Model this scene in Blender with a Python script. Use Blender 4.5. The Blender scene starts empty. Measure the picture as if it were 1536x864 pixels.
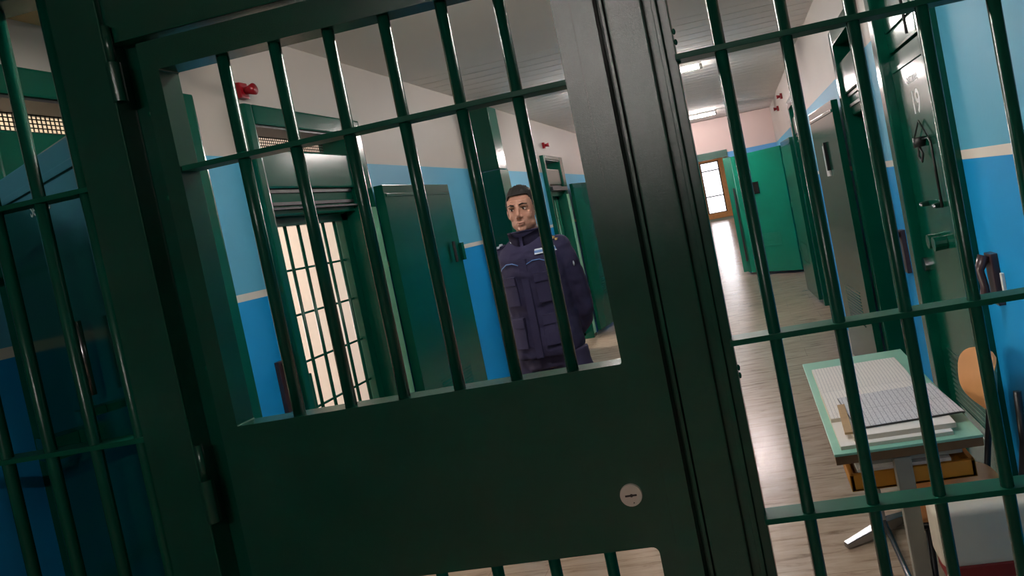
import bpy, bmesh, math, random
from mathutils import Vector, Matrix, noise
random.seed(7)
PI = math.pi
C = bpy.context.scene.collection
EYE = 1.6            # eye height above the floor
FLOOR, CEIL = 0.0, EYE + 1.18
XR, XL = 0.76, -2.22  # corridor walls
GY = 1.27            # plane of the gate
YEND = 12.1

# ------------------------------------------------------------------ materials
def mat(name, col, rough=0.5, metal=0.0, spec=0.5, bump=None, coat=0.0, var=None, emit=None, coord='Object'):
    m = bpy.data.materials.new(name); m.use_nodes = True
    nt = m.node_tree; b = nt.nodes['Principled BSDF']
    b.inputs['Base Color'].default_value = (*col, 1)
    b.inputs['Roughness'].default_value = rough
    b.inputs['Metallic'].default_value = metal
    b.inputs['Specular IOR Level'].default_value = spec
    b.inputs['Coat Weight'].default_value = coat
    b.inputs['Coat Roughness'].default_value = 0.08
    geo = nt.nodes.new('ShaderNodeNewGeometry')
    if bump:
        sc, st, dist = bump
        n = nt.nodes.new('ShaderNodeTexNoise'); n.inputs['Scale'].default_value = sc
        n.inputs['Detail'].default_value = 3
        nt.links.new(geo.outputs['Position'], n.inputs['Vector'])
        bp = nt.nodes.new('ShaderNodeBump'); bp.inputs['Strength'].default_value = st
        bp.inputs['Distance'].default_value = dist
        nt.links.new(n.outputs['Fac'], bp.inputs['Height'])
        nt.links.new(bp.outputs['Normal'], b.inputs['Normal'])
        if coat: nt.links.new(bp.outputs['Normal'], b.inputs['Coat Normal'])
    if var:
        sc, amt = var
        n = nt.nodes.new('ShaderNodeTexNoise'); n.inputs['Scale'].default_value = sc
        n.inputs['Detail'].default_value = 5
        nt.links.new(geo.outputs['Position'], n.inputs['Vector'])
        mx = nt.nodes.new('ShaderNodeMix'); mx.data_type = 'RGBA'
        mx.inputs[6].default_value = (*[c * (1 - amt) for c in col], 1)
        mx.inputs[7].default_value = (*[min(1, c * (1 + amt)) for c in col], 1)
        nt.links.new(n.outputs['Fac'], mx.inputs[0])
        nt.links.new(mx.outputs[2], b.inputs['Base Color'])
    if emit:
        b.inputs['Emission Color'].default_value = (*emit[0], 1)
        b.inputs['Emission Strength'].default_value = emit[1]
    return m

M = {}
M['green'] = mat('green_gloss_paint', (0.001, 0.075, 0.046), 0.17, spec=0.28, bump=(300, 0.015, 0.001), var=(3, 0.08))
M['green_gate'] = mat('green_gate_paint', (0.0005, 0.050, 0.030), 0.19, spec=0.85, bump=(750, 0.26, 0.0013))
M['green_bar'] = mat('green_bar_paint', (0.0005, 0.066, 0.040), 0.25, spec=0.35, bump=(120, 0.25, 0.0012))
M['green_flat'] = mat('green_crossbar_paint', (0.0005, 0.082, 0.048), 0.42, spec=0.22, bump=(120, 0.1, 0.001))
M['green_far'] = mat('green_door_paint', (0.004, 0.20, 0.12), 0.2, spec=0.5, bump=(60, 0.1, 0.001), var=(2, 0.1))
M['jamb_light'] = mat('painted_jamb_light', (0.26, 0.62, 0.40), 0.3, spec=0.3, var=(6, 0.2))  # pale green that stands in for light on the door jambs
M['steel'] = mat('lock_steel', (0.75, 0.70, 0.64), 0.32, metal=0.55)
M['chrome'] = mat('chrome', (0.36, 0.36, 0.38), 0.26, metal=1)
M['black'] = mat('black_plastic', (0.012, 0.012, 0.014), 0.4)
M['dark_hole'] = mat('keyhole_black', (0.01, 0.004, 0.004), 0.7)
M['grey_steel'] = mat('grey_painted_steel', (0.23, 0.23, 0.21), 0.4, bump=(90, 0.1, 0.001))
M['white_plastic'] = mat('white_plastic', (0.78, 0.78, 0.76), 0.4)
M['white_paint'] = mat('white_lettering', (0.85, 0.86, 0.88), 0.5)
M['red'] = mat('red_alarm', (0.30, 0.004, 0.012), 0.35)
M['ceil'] = mat('ceiling_paint', (0.88, 0.84, 0.80), 0.85, bump=(40, 0.1, 0.002), var=(1.5, 0.04))
M['cream'] = mat('cream_plaster', (0.62, 0.56, 0.50), 0.75, bump=(40, 0.15, 0.002), var=(1.5, 0.05))
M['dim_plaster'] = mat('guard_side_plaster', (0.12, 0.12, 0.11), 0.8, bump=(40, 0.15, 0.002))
M['tan'] = mat('ochre_plaster', (0.45, 0.34, 0.17), 0.6, bump=(30, 0.3, 0.004))
M['pale'] = mat('pale_far_wall', (0.45, 0.55, 0.47), 0.7)
M['orange_wood'] = mat('window_wood', (0.75, 0.36, 0.13), 0.5, var=(9, 0.25))
M['mint'] = mat('mint_laminate', (0.24, 0.52, 0.41), 0.35, var=(60, 0.05))
M['edge_wood'] = mat('desk_edge_wood', (0.16, 0.085, 0.04), 0.55, var=(20, 0.3))
M['tray_wood'] = mat('yellow_wood', (0.50, 0.21, 0.015), 0.45, var=(12, 0.2))
M['ply'] = mat('beech_plywood', (0.62, 0.30, 0.12), 0.35, var=(7, 0.15))
M['paper'] = mat('ledger_paper', (0.78, 0.75, 0.72), 0.8)
M['paper_edge'] = mat('page_edges', (0.62, 0.56, 0.47), 0.85, bump=(400, 0.5, 0.002))
M['ruler'] = mat('ruler_wood', (0.35, 0.22, 0.10), 0.5, var=(30, 0.3))
M['box_grey'] = mat('grey_box_plastic', (0.62, 0.58, 0.50), 0.45, var=(3, 0.12))
M['box_red'] = mat('dark_red_rubber', (0.22, 0.012, 0.012), 0.5)
M['brown'] = mat('brown_bakelite', (0.05, 0.028, 0.035), 0.3, var=(60, 0.4))
M['navy'] = mat('navy_cloth', (0.029, 0.026, 0.066), 0.85, spec=0.25, bump=(700, 0.3, 0.001), var=(6, 0.15))
M['navy_trouser'] = mat('navy_trouser_cloth', (0.031, 0.026, 0.062), 0.85, spec=0.25, bump=(700, 0.3, 0.001))
M['piping'] = mat('light_blue_piping', (0.12, 0.25, 0.55), 0.6)
M['tape'] = mat('white_name_tape', (0.62, 0.70, 0.78), 0.6)
M['gold'] = mat('gold_braid', (0.75, 0.50, 0.20), 0.5)
M['boot'] = mat('boot_leather', (0.01, 0.01, 0.01), 0.3)
M['hair'] = mat('black_hair', (0.012, 0.009, 0.008), 0.6, bump=(260, 0.9, 0.004))
M['eyewhite'] = mat('eye_white', (0.65, 0.6, 0.58), 0.2)
M['iris'] = mat('eye_dark', (0.02, 0.01, 0.008), 0.15)
M['lip'] = mat('lip', (0.42, 0.17, 0.14), 0.5)
M['tube'] = mat('lit_tube', (1, 1, 1), 0.4, emit=((1.0, 0.93, 0.88), 7.0))
M['glass_dark'] = mat('dark_viewport', (0.01, 0.012, 0.012), 0.08, spec=0.8)

def skin_mat():
    m = mat('skin', (0.66, 0.33, 0.22), 0.5, bump=(160, 0.15, 0.001))
    nt = m.node_tree; b = nt.nodes['Principled BSDF']
    b.inputs['Subsurface Weight'].default_value = 0.08
    b.inputs['Subsurface Radius'].default_value = (0.02, 0.006, 0.003)
    b.inputs['Subsurface Scale'].default_value = 0.5
    n = nt.nodes.new('ShaderNodeTexNoise'); n.inputs['Scale'].default_value = 22
    tc = nt.nodes.new('ShaderNodeTexCoord'); nt.links.new(tc.outputs['Object'], n.inputs['Vector'])
    sx = nt.nodes.new('ShaderNodeSeparateXYZ'); nt.links.new(tc.outputs['Object'], sx.inputs[0])
    mr = nt.nodes.new('ShaderNodeMapRange')   # beard shadow on the jaw: part of the face's own colour
    mr.inputs[1].default_value = 0.535; mr.inputs[2].default_value = 1.605
    mr.inputs[3].default_value = 0.0; mr.inputs[4].default_value = 0.55
    nt.links.new(sx.outputs[2], mr.inputs[0])
    mx = nt.nodes.new('ShaderNodeMix'); mx.data_type = 'RGBA'
    mx.inputs[6].default_value = (0.66, 0.33, 0.22, 1); mx.inputs[7].default_value = (0.36, 0.19, 0.15, 1)
    nt.links.new(mr.outputs[0], mx.inputs[0]); nt.links.new(mx.outputs[2], b.inputs['Base Color'])
    return m
M['skin'] = skin_mat()

def wall_mat(name, z_stripe0, z_stripe1, z_blue_top, low, up, stripe, cream):
    m = bpy.data.materials.new(name); m.use_nodes = True
    nt = m.node_tree; b = nt.nodes['Principled BSDF']; b.inputs['Roughness'].default_value = 0.55
    b.inputs['Specular IOR Level'].default_value = 0.35
    g = nt.nodes.new('ShaderNodeNewGeometry'); s = nt.nodes.new('ShaderNodeSeparateXYZ')
    nt.links.new(g.outputs['Position'], s.inputs[0])
    def step(z):
        n = nt.nodes.new('ShaderNodeMath'); n.operation = 'GREATER_THAN'; n.inputs[1].default_value = z
        nt.links.new(s.outputs[2], n.inputs[0]); return n
    no = nt.nodes.new('ShaderNodeTexNoise'); no.inputs['Scale'].default_value = 1.7; no.inputs['Detail'].default_value = 6
    nt.links.new(g.outputs['Position'], no.inputs['Vector'])
    prev = None; cols = [low, stripe, up, cream]
    for z, c in zip((z_stripe0, z_stripe1, z_blue_top), cols[1:]):
        mx = nt.nodes.new('ShaderNodeMix'); mx.data_type = 'RGBA'
        if prev is None: mx.inputs[6].default_value = (*low, 1)
        else: nt.links.new(prev.outputs[2], mx.inputs[6])
        mx.inputs[7].default_value = (*c, 1)
        nt.links.new(step(z).outputs[0], mx.inputs[0]); prev = mx
    hs = nt.nodes.new('ShaderNodeHueSaturation'); mr = nt.nodes.new('ShaderNodeMapRange')
    mr.inputs[3].default_value = 0.93; mr.inputs[4].default_value = 1.07
    nt.links.new(no.outputs['Fac'], mr.inputs[0]); nt.links.new(mr.outputs[0], hs.inputs['Value'])
    nt.links.new(prev.outputs[2], hs.inputs['Color']); nt.links.new(hs.outputs[0], b.inputs['Base Color'])
    n2 = nt.nodes.new('ShaderNodeTexNoise'); n2.inputs['Scale'].default_value = 60
    nt.links.new(g.outputs['Position'], n2.inputs['Vector'])
    bp = nt.nodes.new('ShaderNodeBump'); bp.inputs['Strength'].default_value = 0.12; bp.inputs['Distance'].default_value = 0.002
    nt.links.new(n2.outputs['Fac'], bp.inputs['Height']); nt.links.new(bp.outputs['Normal'], b.inputs['Normal'])
    return m
BL, BU, ST, CR = (0.003, 0.30, 0.68), (0.09, 0.40, 0.60), (0.75, 0.70, 0.64), (0.52, 0.47, 0.42)
M['wall_l'] = wall_mat('painted_wall_l', 1.505, 1.538, 2.158, BL, BU, ST, CR)
M['wall_r'] = wall_mat('painted_wall_r', 1.530, 1.562, 2.158, BL, BU, ST, CR)
M['wall_e'] = wall_mat('painted_wall_end', 1.51, 1.545, 2.165, BL, (0.10, 0.33, 0.62), ST, (0.66, 0.52, 0.48))

def floor_mat():
    m = bpy.data.materials.new('stone_floor'); m.use_nodes = True
    nt = m.node_tree; b = nt.nodes['Principled BSDF']; b.inputs['Roughness'].default_value = 0.2
    b.inputs['Specular IOR Level'].default_value = 0.5
    g = nt.nodes.new('ShaderNodeNewGeometry')
    mp = nt.nodes.new('ShaderNodeMapping'); mp.inputs['Scale'].default_value = (2.2, 15, 1)
    nt.links.new(g.outputs['Position'], mp.inputs['Vector'])
    n = nt.nodes.new('ShaderNodeTexNoise'); n.inputs['Scale'].default_value = 1.6; n.inputs['Detail'].default_value = 9
    n.inputs['Roughness'].default_value = 0.68; n.inputs['Distortion'].default_value = 0.6
    nt.links.new(mp.outputs[0], n.inputs['Vector'])
    cr = nt.nodes.new('ShaderNodeValToRGB'); e = cr.color_ramp.elements
    e[0].position = 0.25; e[0].color = (0.14, 0.085, 0.05, 1); e[1].position = 0.72; e[1].color = (0.50, 0.40, 0.31, 1)
    x = cr.color_ramp.elements.new(0.45); x.color = (0.38, 0.29, 0.215, 1)
    nt.links.new(n.outputs['Fac'], cr.inputs[0])
    br = nt.nodes.new('ShaderNodeTexBrick'); br.offset = 0.5
    br.inputs['Scale'].default_value = 1.0; br.inputs['Brick Width'].default_value = 0.60; br.inputs['Row Height'].default_value = 0.30
    br.inputs['Mortar Size'].default_value = 0.0012; br.inputs['Color1'].default_value = (1, 1, 1, 1)
    br.inputs['Color2'].default_value = (0.92, 0.91, 0.90, 1); br.inputs['Mortar'].default_value = (0.55, 0.5, 0.45, 1)
    nt.links.new(g.outputs['Position'], br.inputs['Vector'])
    mx = nt.nodes.new('ShaderNodeMix'); mx.data_type = 'RGBA'; mx.blend_type = 'MULTIPLY'; mx.inputs[0].default_value = 1
    nt.links.new(cr.outputs[0], mx.inputs[6]); nt.links.new(br.outputs[0], mx.inputs[7])
    nt.links.new(mx.outputs[2], b.inputs['Base Color'])
    mr = nt.nodes.new('ShaderNodeMapRange'); mr.inputs[3].default_value = 0.13; mr.inputs[4].default_value = 0.30
    nt.links.new(n.outputs['Fac'], mr.inputs[0]); nt.links.new(mr.outputs[0], b.inputs['Roughness'])
    bp = nt.nodes.new('ShaderNodeBump'); bp.inputs['Strength'].default_value = 0.12; bp.inputs['Distance'].default_value = 0.002
    nt.links.new(n.outputs['Fac'], bp.inputs['Height']); nt.links.new(bp.outputs['Normal'], b.inputs['Normal'])
    return m
M['floor'] = floor_mat()

def ledger_mat(name, ink, base, sx, sy, dens):
    # printed rows and columns with handwriting-like marks; laid out in object space
    m = bpy.data.materials.new(name); m.use_nodes = True
    nt = m.node_tree; b = nt.nodes['Principled BSDF']; b.inputs['Roughness'].default_value = 0.8
    tc = nt.nodes.new('ShaderNodeTexCoord')
    br = nt.nodes.new('ShaderNodeTexBrick'); br.offset = 0.0; br.inputs['Scale'].default_value = 1
    br.inputs['Brick Width'].default_value = sx; br.inputs['Row Height'].default_value = sy
    br.inputs['Mortar Size'].default_value = 0.0012
    br.inputs['Color1'].default_value = (*base, 1); br.inputs['Color2'].default_value = (*base, 1)
    br.inputs['Mortar'].default_value = (*ink, 1)
    nt.links.new(tc.outputs['Object'], br.inputs['Vector'])
    mp = nt.nodes.new('ShaderNodeMapping'); mp.inputs['Scale'].default_value = (260, 90, 1)
    nt.links.new(tc.outputs['Object'], mp.inputs['Vector'])
    n = nt.nodes.new('ShaderNodeTexNoise'); n.inputs['Scale'].default_value = 1.0; n.inputs['Detail'].default_value = 3
    nt.links.new(mp.outputs[0], n.inputs['Vector'])
    gt = nt.nodes.new('ShaderNodeMath'); gt.operation = 'GREATER_THAN'; gt.inputs[1].default_value = dens
    nt.links.new(n.outputs['Fac'], gt.inputs[0])
    ml = nt.nodes.new('ShaderNodeMath'); ml.operation = 'MULTIPLY'; ml.inputs[1].default_value = 0.6
    nt.links.new(gt.outputs[0], ml.inputs[0])
    mx = nt.nodes.new('ShaderNodeMix'); mx.data_type = 'RGBA'
    nt.links.new(ml.outputs[0], mx.inputs[0]); nt.links.new(br.outputs[0], mx.inputs[6]); mx.inputs[7].default_value = (*ink, 1)
    nt.links.new(mx.outputs[2], b.inputs['Base Color'])
    return m
M['page_print'] = ledger_mat('ledger_rows', (0.52, 0.50, 0.52), (0.76, 0.73, 0.71), 0.012, 0.4, 0.60)
M['sheet_print'] = ledger_mat('roster_sheet', (0.30, 0.31, 0.36), (0.60, 0.60, 0.64), 0.016, 0.5, 0.57)

# ------------------------------------------------------------------ helpers
class MB:
    def __init__(s): s.bm = bmesh.new()
    def box(s, x0, x1, y0, y1, z0, z1, T=None):
        v = [s.bm.verts.new(Vector(p) if T is None else T @ Vector(p)) for p in
             ((x0,y0,z0),(x1,y0,z0),(x1,y1,z0),(x0,y1,z0),(x0,y0,z1),(x1,y0,z1),(x1,y1,z1),(x0,y1,z1))]
        for f in ((3,2,1,0),(4,5,6,7),(0,1,5,4),(1,2,6,5),(2,3,7,6),(3,0,4,7)): s.bm.faces.new([v[i] for i in f])
        return s
    def tube(s, pts, r, n=14, T=None, cap=True):
        pts = [Vector(p) for p in pts]
        if not isinstance(r, (list, tuple)): r = [r] * len(pts)
        up = None; rings = []
        for i, p in enumerate(pts):
            d = (pts[min(i+1, len(pts)-1)] - pts[max(i-1, 0)]).normalized()
            if up is None:
                a = Vector((0,0,1)) if abs(d.z) < .9 else Vector((1,0,0))
                u = d.cross(a).normalized()
            else: u = (up - d * up.dot(d)).normalized()
            up = u; w = d.cross(u); ri = r[i]
            ra, rb = ri if isinstance(ri, (list, tuple)) else (ri, ri)
            ring = []
            for k in range(n):
                q = p + u * (ra * math.cos(2*PI*k/n)) + w * (rb * math.sin(2*PI*k/n))
                ring.append(s.bm.verts.new(q if T is None else T @ q))
            rings.append(ring)
        for a, b in zip(rings, rings[1:]):
            for k in range(n): s.bm.faces.new((a[k], a[(k+1)%n], b[(k+1)%n], b[k]))
        if cap: s.bm.faces.new(rings[0][::-1]); s.bm.faces.new(rings[-1])
        return s
    def ell(s, c, r, T=None, nu=20, nv=12):
        c = Vector(c); rows = []
        for j in range(1, nv):
            th = PI * j / nv; row = []
            for i in range(nu):
                ph = 2*PI*i/nu
                p = c + Vector((r[0]*math.sin(th)*math.cos(ph), r[1]*math.sin(th)*math.sin(ph), r[2]*math.cos(th)))
                row.append(s.bm.verts.new(p if T is None else T @ p))
            rows.append(row)
        top = c + Vector((0,0,r[2])); bot = c - Vector((0,0,r[2]))
        t = s.bm.verts.new(top if T is None else T @ top); b = s.bm.verts.new(bot if T is None else T @ bot)
        for i in range(nu):
            s.bm.faces.new((t, rows[0][i], rows[0][(i+1)%nu])); s.bm.faces.new((b, rows[-1][(i+1)%nu], rows[-1][i]))
            for a, c2 in zip(rows, rows[1:]): s.bm.faces.new((a[i], c2[i], c2[(i+1)%nu], a[(i+1)%nu]))
        return s
    def rings(s, rs, T=None, closed=True):
        # list of rings (equal count) of 3-D points
        R = [[s.bm.verts.new(Vector(p) if T is None else T @ Vector(p)) for p in r] for r in rs]; n = len(R[0])
        for a, b in zip(R, R[1:]):
            for k in range(n): s.bm.faces.new((a[k], a[(k+1)%n], b[(k+1)%n], b[k]))
        if closed: s.bm.faces.new(R[0][::-1]); s.bm.faces.new(R[-1])
        return s
    def prism(s, poly, z0, z1, T=None):
        # poly in xy, extruded along z
        a = [s.bm.verts.new(Vector((x, y, z0)) if T is None else T @ Vector((x, y, z0))) for x, y in poly]
        b = [s.bm.verts.new(Vector((x, y, z1)) if T is None else T @ Vector((x, y, z1))) for x, y in poly]
        n = len(poly); s.bm.faces.new(a[::-1]); s.bm.faces.new(b)
        for k in range(n): s.bm.faces.new((a[k], a[(k+1)%n], b[(k+1)%n], b[k]))
        return s
    def build(s, name, m, parent=None, bevel=0, smooth=False, origin=None, segs=2):
        bm = s.bm; bmesh.ops.recalc_face_normals(bm, faces=bm.faces)
        if bevel:
            ed = [e for e in bm.edges if len(e.link_faces) == 2 and e.calc_face_angle(0) > 0.6]
            bmesh.ops.bevel(bm, geom=ed, offset=bevel, segments=segs, affect='EDGES', profile=0.7, clamp_overlap=True)
        base = Vector((0,0,0))
        if parent is not None: base = wloc(parent)
        vs = [v.co for v in bm.verts]
        lo = Vector([min(v[i] for v in vs) for i in range(3)]); hi = Vector([max(v[i] for v in vs) for i in range(3)])
        o0 = Vector(origin) if origin is not None else Vector(((lo.x+hi.x)/2, (lo.y+hi.y)/2, lo.z))
        for v in bm.verts: v.co -= o0
        me = bpy.data.meshes.new(name); bm.to_mesh(me); bm.free()
        me.materials.append(m)
        if smooth:
            for p in me.polygons: p.use_smooth = True
        o = bpy.data.objects.new(name, me); C.objects.link(o)
        o.location = o0 - base
        if parent is not None: o.parent = parent
        o['_w'] = list(o0)
        return o
def wloc(o): return Vector(o['_w'])
def tag(o, label, cat, group=None, kind=None):
    o['label'] = label; o['category'] = cat
    if group: o['group'] = group
    if kind: o['kind'] = kind
    return o
def empty(name, loc, label, cat, group=None, kind=None):
    o = bpy.data.objects.new(name, None); C.objects.link(o); o.location = loc; o['_w'] = list(loc)
    o.empty_display_size = .1
    return tag(o, label, cat, group, kind)
def struct(o): o['kind'] = 'structure'; return o
def smooth_angle(o, ang=0.7):
    me = o.data
    for p in me.polygons: p.use_smooth = True
    bm = bmesh.new(); bm.from_mesh(me)
    for e in bm.edges:
        e.smooth = not (len(e.link_faces) == 2 and e.calc_face_angle(0) > ang)
    bm.to_mesh(me); bm.free(); return o
def copy_at(o, dx=0, dy=0, dz=0):
    c = o.copy(); C.objects.link(c); c.location = o.location + Vector((dx,dy,dz))
    c['_w'] = list(Vector(o['_w']) + Vector((dx,dy,dz))); return c
def text_mesh(s, size, depth=0.0008, bold=0.0, sx=1.0):
    cu = bpy.data.curves.new('t', 'FONT'); cu.body = s; cu.size = size; cu.extrude = .00015; cu.offset = bold; cu.fill_mode = 'BOTH'; cu.dimensions = '2D'
    cu.align_x = 'CENTER'; cu.align_y = 'CENTER'
    o = bpy.data.objects.new('t', cu); C.objects.link(o)
    dg = bpy.context.evaluated_depsgraph_get(); dg.update()
    me = bpy.data.meshes.new_from_object(o.evaluated_get(dg)); bpy.data.objects.remove(o)
    for v in me.vertices: v.co.x *= sx
    return me
def remesh(bm, voxel, sm=2, name='m'):
    me = bpy.data.meshes.new(name); bmesh.ops.recalc_face_normals(bm, faces=bm.faces); bm.to_mesh(me); bm.free()
    o = bpy.data.objects.new('r', me); C.objects.link(o)
    r = o.modifiers.new('r', 'REMESH'); r.mode = 'VOXEL'; r.voxel_size = voxel
    s_ = o.modifiers.new('s', 'SMOOTH'); s_.factor = 0.5; s_.iterations = sm
    dg = bpy.context.evaluated_depsgraph_get(); dg.update()
    me2 = bpy.data.meshes.new_from_object(o.evaluated_get(dg)); bpy.data.objects.remove(o)
    for p in me2.polygons: p.use_smooth = True
    return me2
def link_mesh(name, me, m, parent, loc_w):
    o = bpy.data.objects.new(name, me); C.objects.link(o); me.materials.clear(); me.materials.append(m)
    o.parent = parent; o.location = Vector(loc_w) - (wloc(parent) if parent else Vector((0,0,0))); o['_w'] = list(loc_w)
    return o

# ------------------------------------------------------------------ the setting
YB = -4.5      # back of the space on the photographer's side
struct(MB().box(XL-3.2, XR+0.3, YB-.2, 36.5, -0.12, 0).build('floor', M['floor']))
# ceiling: plain plaster, then metal slats further along
cb = MB().box(XL-3.2, XR+3.0, YB-.2, 4.75, CEIL, CEIL+.1)
y = 4.75
cb.box(XL-3.2, XR+3.0, 4.75, YEND+.2, CEIL+.03, CEIL+.1)
while y < 12.1:
    cb.box(XL-2.5, XR, y+.006, y+.172, CEIL, CEIL+.035); y += .178
cb.box(XL-3.2, XR+.3, 12.0, YEND+.2, CEIL, CEIL+.035).box(XL-3.2, XR+.3, YEND+.1, YEND+.2, CEIL, 3.3).box(XL-3.2, XR+.3, YEND+.1, 36.5, 3.2, 3.3)
struct(cb.build('ceiling', M['ceil']))

# doorways: (y0, y1) clear wall openings
LD = [(1.81, 2.495), (2.975, 3.76), (7.845, 8.52)]
RD = [(2.55, 3.212), (3.82, 4.40), (7.42, 8.06)]
OT = EYE + .72
def side_wall(name, x0, x1, ya, yb, doors, m):
    w = MB(); y = ya
    for a, b in doors:
        w.box(x0, x1, y, a, 0, CEIL); w.box(x0, x1, a, b, OT, CEIL); y = b
    w.box(x0, x1, y, yb, 0, CEIL)
    return struct(w.build(name, m))
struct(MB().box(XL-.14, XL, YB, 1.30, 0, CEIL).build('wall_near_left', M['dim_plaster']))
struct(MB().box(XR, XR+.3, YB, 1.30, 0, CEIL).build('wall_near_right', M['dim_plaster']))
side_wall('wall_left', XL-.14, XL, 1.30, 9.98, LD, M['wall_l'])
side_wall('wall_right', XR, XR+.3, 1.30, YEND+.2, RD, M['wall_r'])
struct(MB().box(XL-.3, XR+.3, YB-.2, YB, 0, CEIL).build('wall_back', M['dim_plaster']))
# end wall: opening x -2.05..-.10 below 2.12; window opening in the side bay
e = MB()
e.box(-.10, XR, YEND, YEND+.2, 0, CEIL); e.box(-2.0, -.10, YEND, YEND+.2, 2.21, CEIL)
e.box(-2.32, -2.0, YEND, YEND+.2, 0, CEIL)
e.box(-2.95, -2.32, YEND, YEND+.2, 0, .9); e.box(-2.95, -2.32, YEND, YEND+.2, 2.72, CEIL)
e.box(-5.4, -2.95, YEND, YEND+.2, 0, CEIL)
struct(e.build('wall_end', M['wall_e']))
struct(MB().box(-5.4, XL-.14, 9.78, 9.98, 0, CEIL).build('wall_bay', M['cream']))
struct(MB().box(-5.6, -5.4, 9.78, YEND+.2, 0, CEIL).build('wall_bay_side', M['cream']))
# beyond the end wall: a long second corridor with a tall window
fy = 33.0
struct(MB().box(-2.75, -2.55, YEND+.2, fy+.2, 0, 3.2).build('wall_far_left', M['cream']))
struct(MB().box(XR, XR+.3, YEND+.2, fy+.2, 0, 3.2).build('wall_far_right', M['cream']))
f = MB()
f.box(-2.75, -1.72, fy, fy+.2, 0, 3.2); f.box(-.74, XR+.3, fy, fy+.2, 0, 3.2)
f.box(-1.72, -.74, fy, fy+.2, 0, .34); f.box(-1.72, -.74, fy, fy+.2, 2.86, 3.2)
struct(f.build('wall_far_end', M['pale']))
# dark green steel lintel over the opening
lin = MB().box(-2.0, -.10, YEND-.03, YEND+.03, 2.09, 2.215)
tag(lin.build('steel_lintel', M['green_bar'], bevel=.004), 'dark green steel lintel spanning the opening at the end of the corridor', 'lintel', kind='thing')
# windows
w = struct(MB().box(-1.90, -1.70, fy-.04, fy+.05, .10, 3.05).box(-.78, -.545, fy-.04, fy+.05, .10, 3.05)
           .box(-1.70, -.78, fy-.04, fy+.05, .10, .36).box(-1.70, -.78, fy-.04, fy+.05, 2.84, 3.05).build('window_1', M['orange_wood'], bevel=.006))
g = MB()
for zz in (.37, 1.18, 2.42, 2.82): g.box(-1.70, -.78, fy+.02, fy+.06, zz-.028, zz+.028)
for xx in (-1.70, -.84): g.box(xx, xx+.06, fy+.02, fy+.06, .36, 2.84)
g.build('window_frame', M['black'], w)
w = struct(MB().box(-2.36, -2.28, YEND-.05, YEND+.06, .9, 2.75).box(-2.95, -2.90, YEND-.05, YEND+.06, .9, 2.75)
           .box(-2.90, -2.36, YEND-.05, YEND+.06, .9, .98).build('window_2', M['orange_wood'], bevel=.005))
MB().box(-2.90, -2.36, YEND-.02, YEND+.03, 2.19, 2.24).box(-2.90, -2.36, YEND-.02, YEND+.03, 2.34, 2.36).build('window_bar', M['box_red'], w)
MB().box(-2.90, -2.36, YEND-.04, YEND+.0, 1.0, 2.19).build('roller_shutter', M['orange_wood'], w)
# ochre boxed-in soffit along the wall near the gate
struct(MB().box(XL, XL+.55, 1.36, 2.5, EYE+.983, CEIL).build('trim_1', M['tan']))
# cells behind the doors
def cell(name, side, y0, y1, m, lamp=0, col=(1, .93, .85)):
    x0, x1 = (XL-3.3, XL-.14) if side < 0 else (XR+.3, XR+2.6)
    xo = x0 - .1 if side < 0 else x1
    c = MB().box(x0, x1, y0-.1, y0, 0, CEIL).box(x0, x1, y1, y1+.1, 0, CEIL).box(xo, xo+.1, y0-.1, y1+.1, 0, CEIL)
    c.box(x0, x1, y0, y1, -.02, .001)
    struct(c.build(name, m))
    if lamp:
        L = bpy.data.lights.new('cell_daylight', 'AREA'); L.energy = lamp; L.color = col
        L.shape = 'RECTANGLE'; L.size = 1.3; L.size_y = 1.2
        o = bpy.data.objects.new('cell_daylight', L); C.objects.link(o)
        o.location = (x0+.08 if side < 0 else x1-.08, (y0+y1)/2, 1.9)
        o.rotation_euler = (0, -PI/2 if side < 0 else PI/2, 0)
cell('wall_cell_a', -1, 1.20, 2.72, M['cream'], 40, (1, .88, .68))
cell('wall_cell_b', -1, 2.86, 4.45, M['cream'], 42, (1, .88, .80))
cell('wall_cell_d', -1, 7.65, 9.25, M['cream'], 70, (1, .97, .93))
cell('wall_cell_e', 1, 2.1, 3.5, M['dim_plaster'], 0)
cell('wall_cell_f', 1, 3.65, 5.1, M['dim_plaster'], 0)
cell('wall_cell_g', 1, 7.2, 8.8, M['dim_plaster'], 0)

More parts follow.
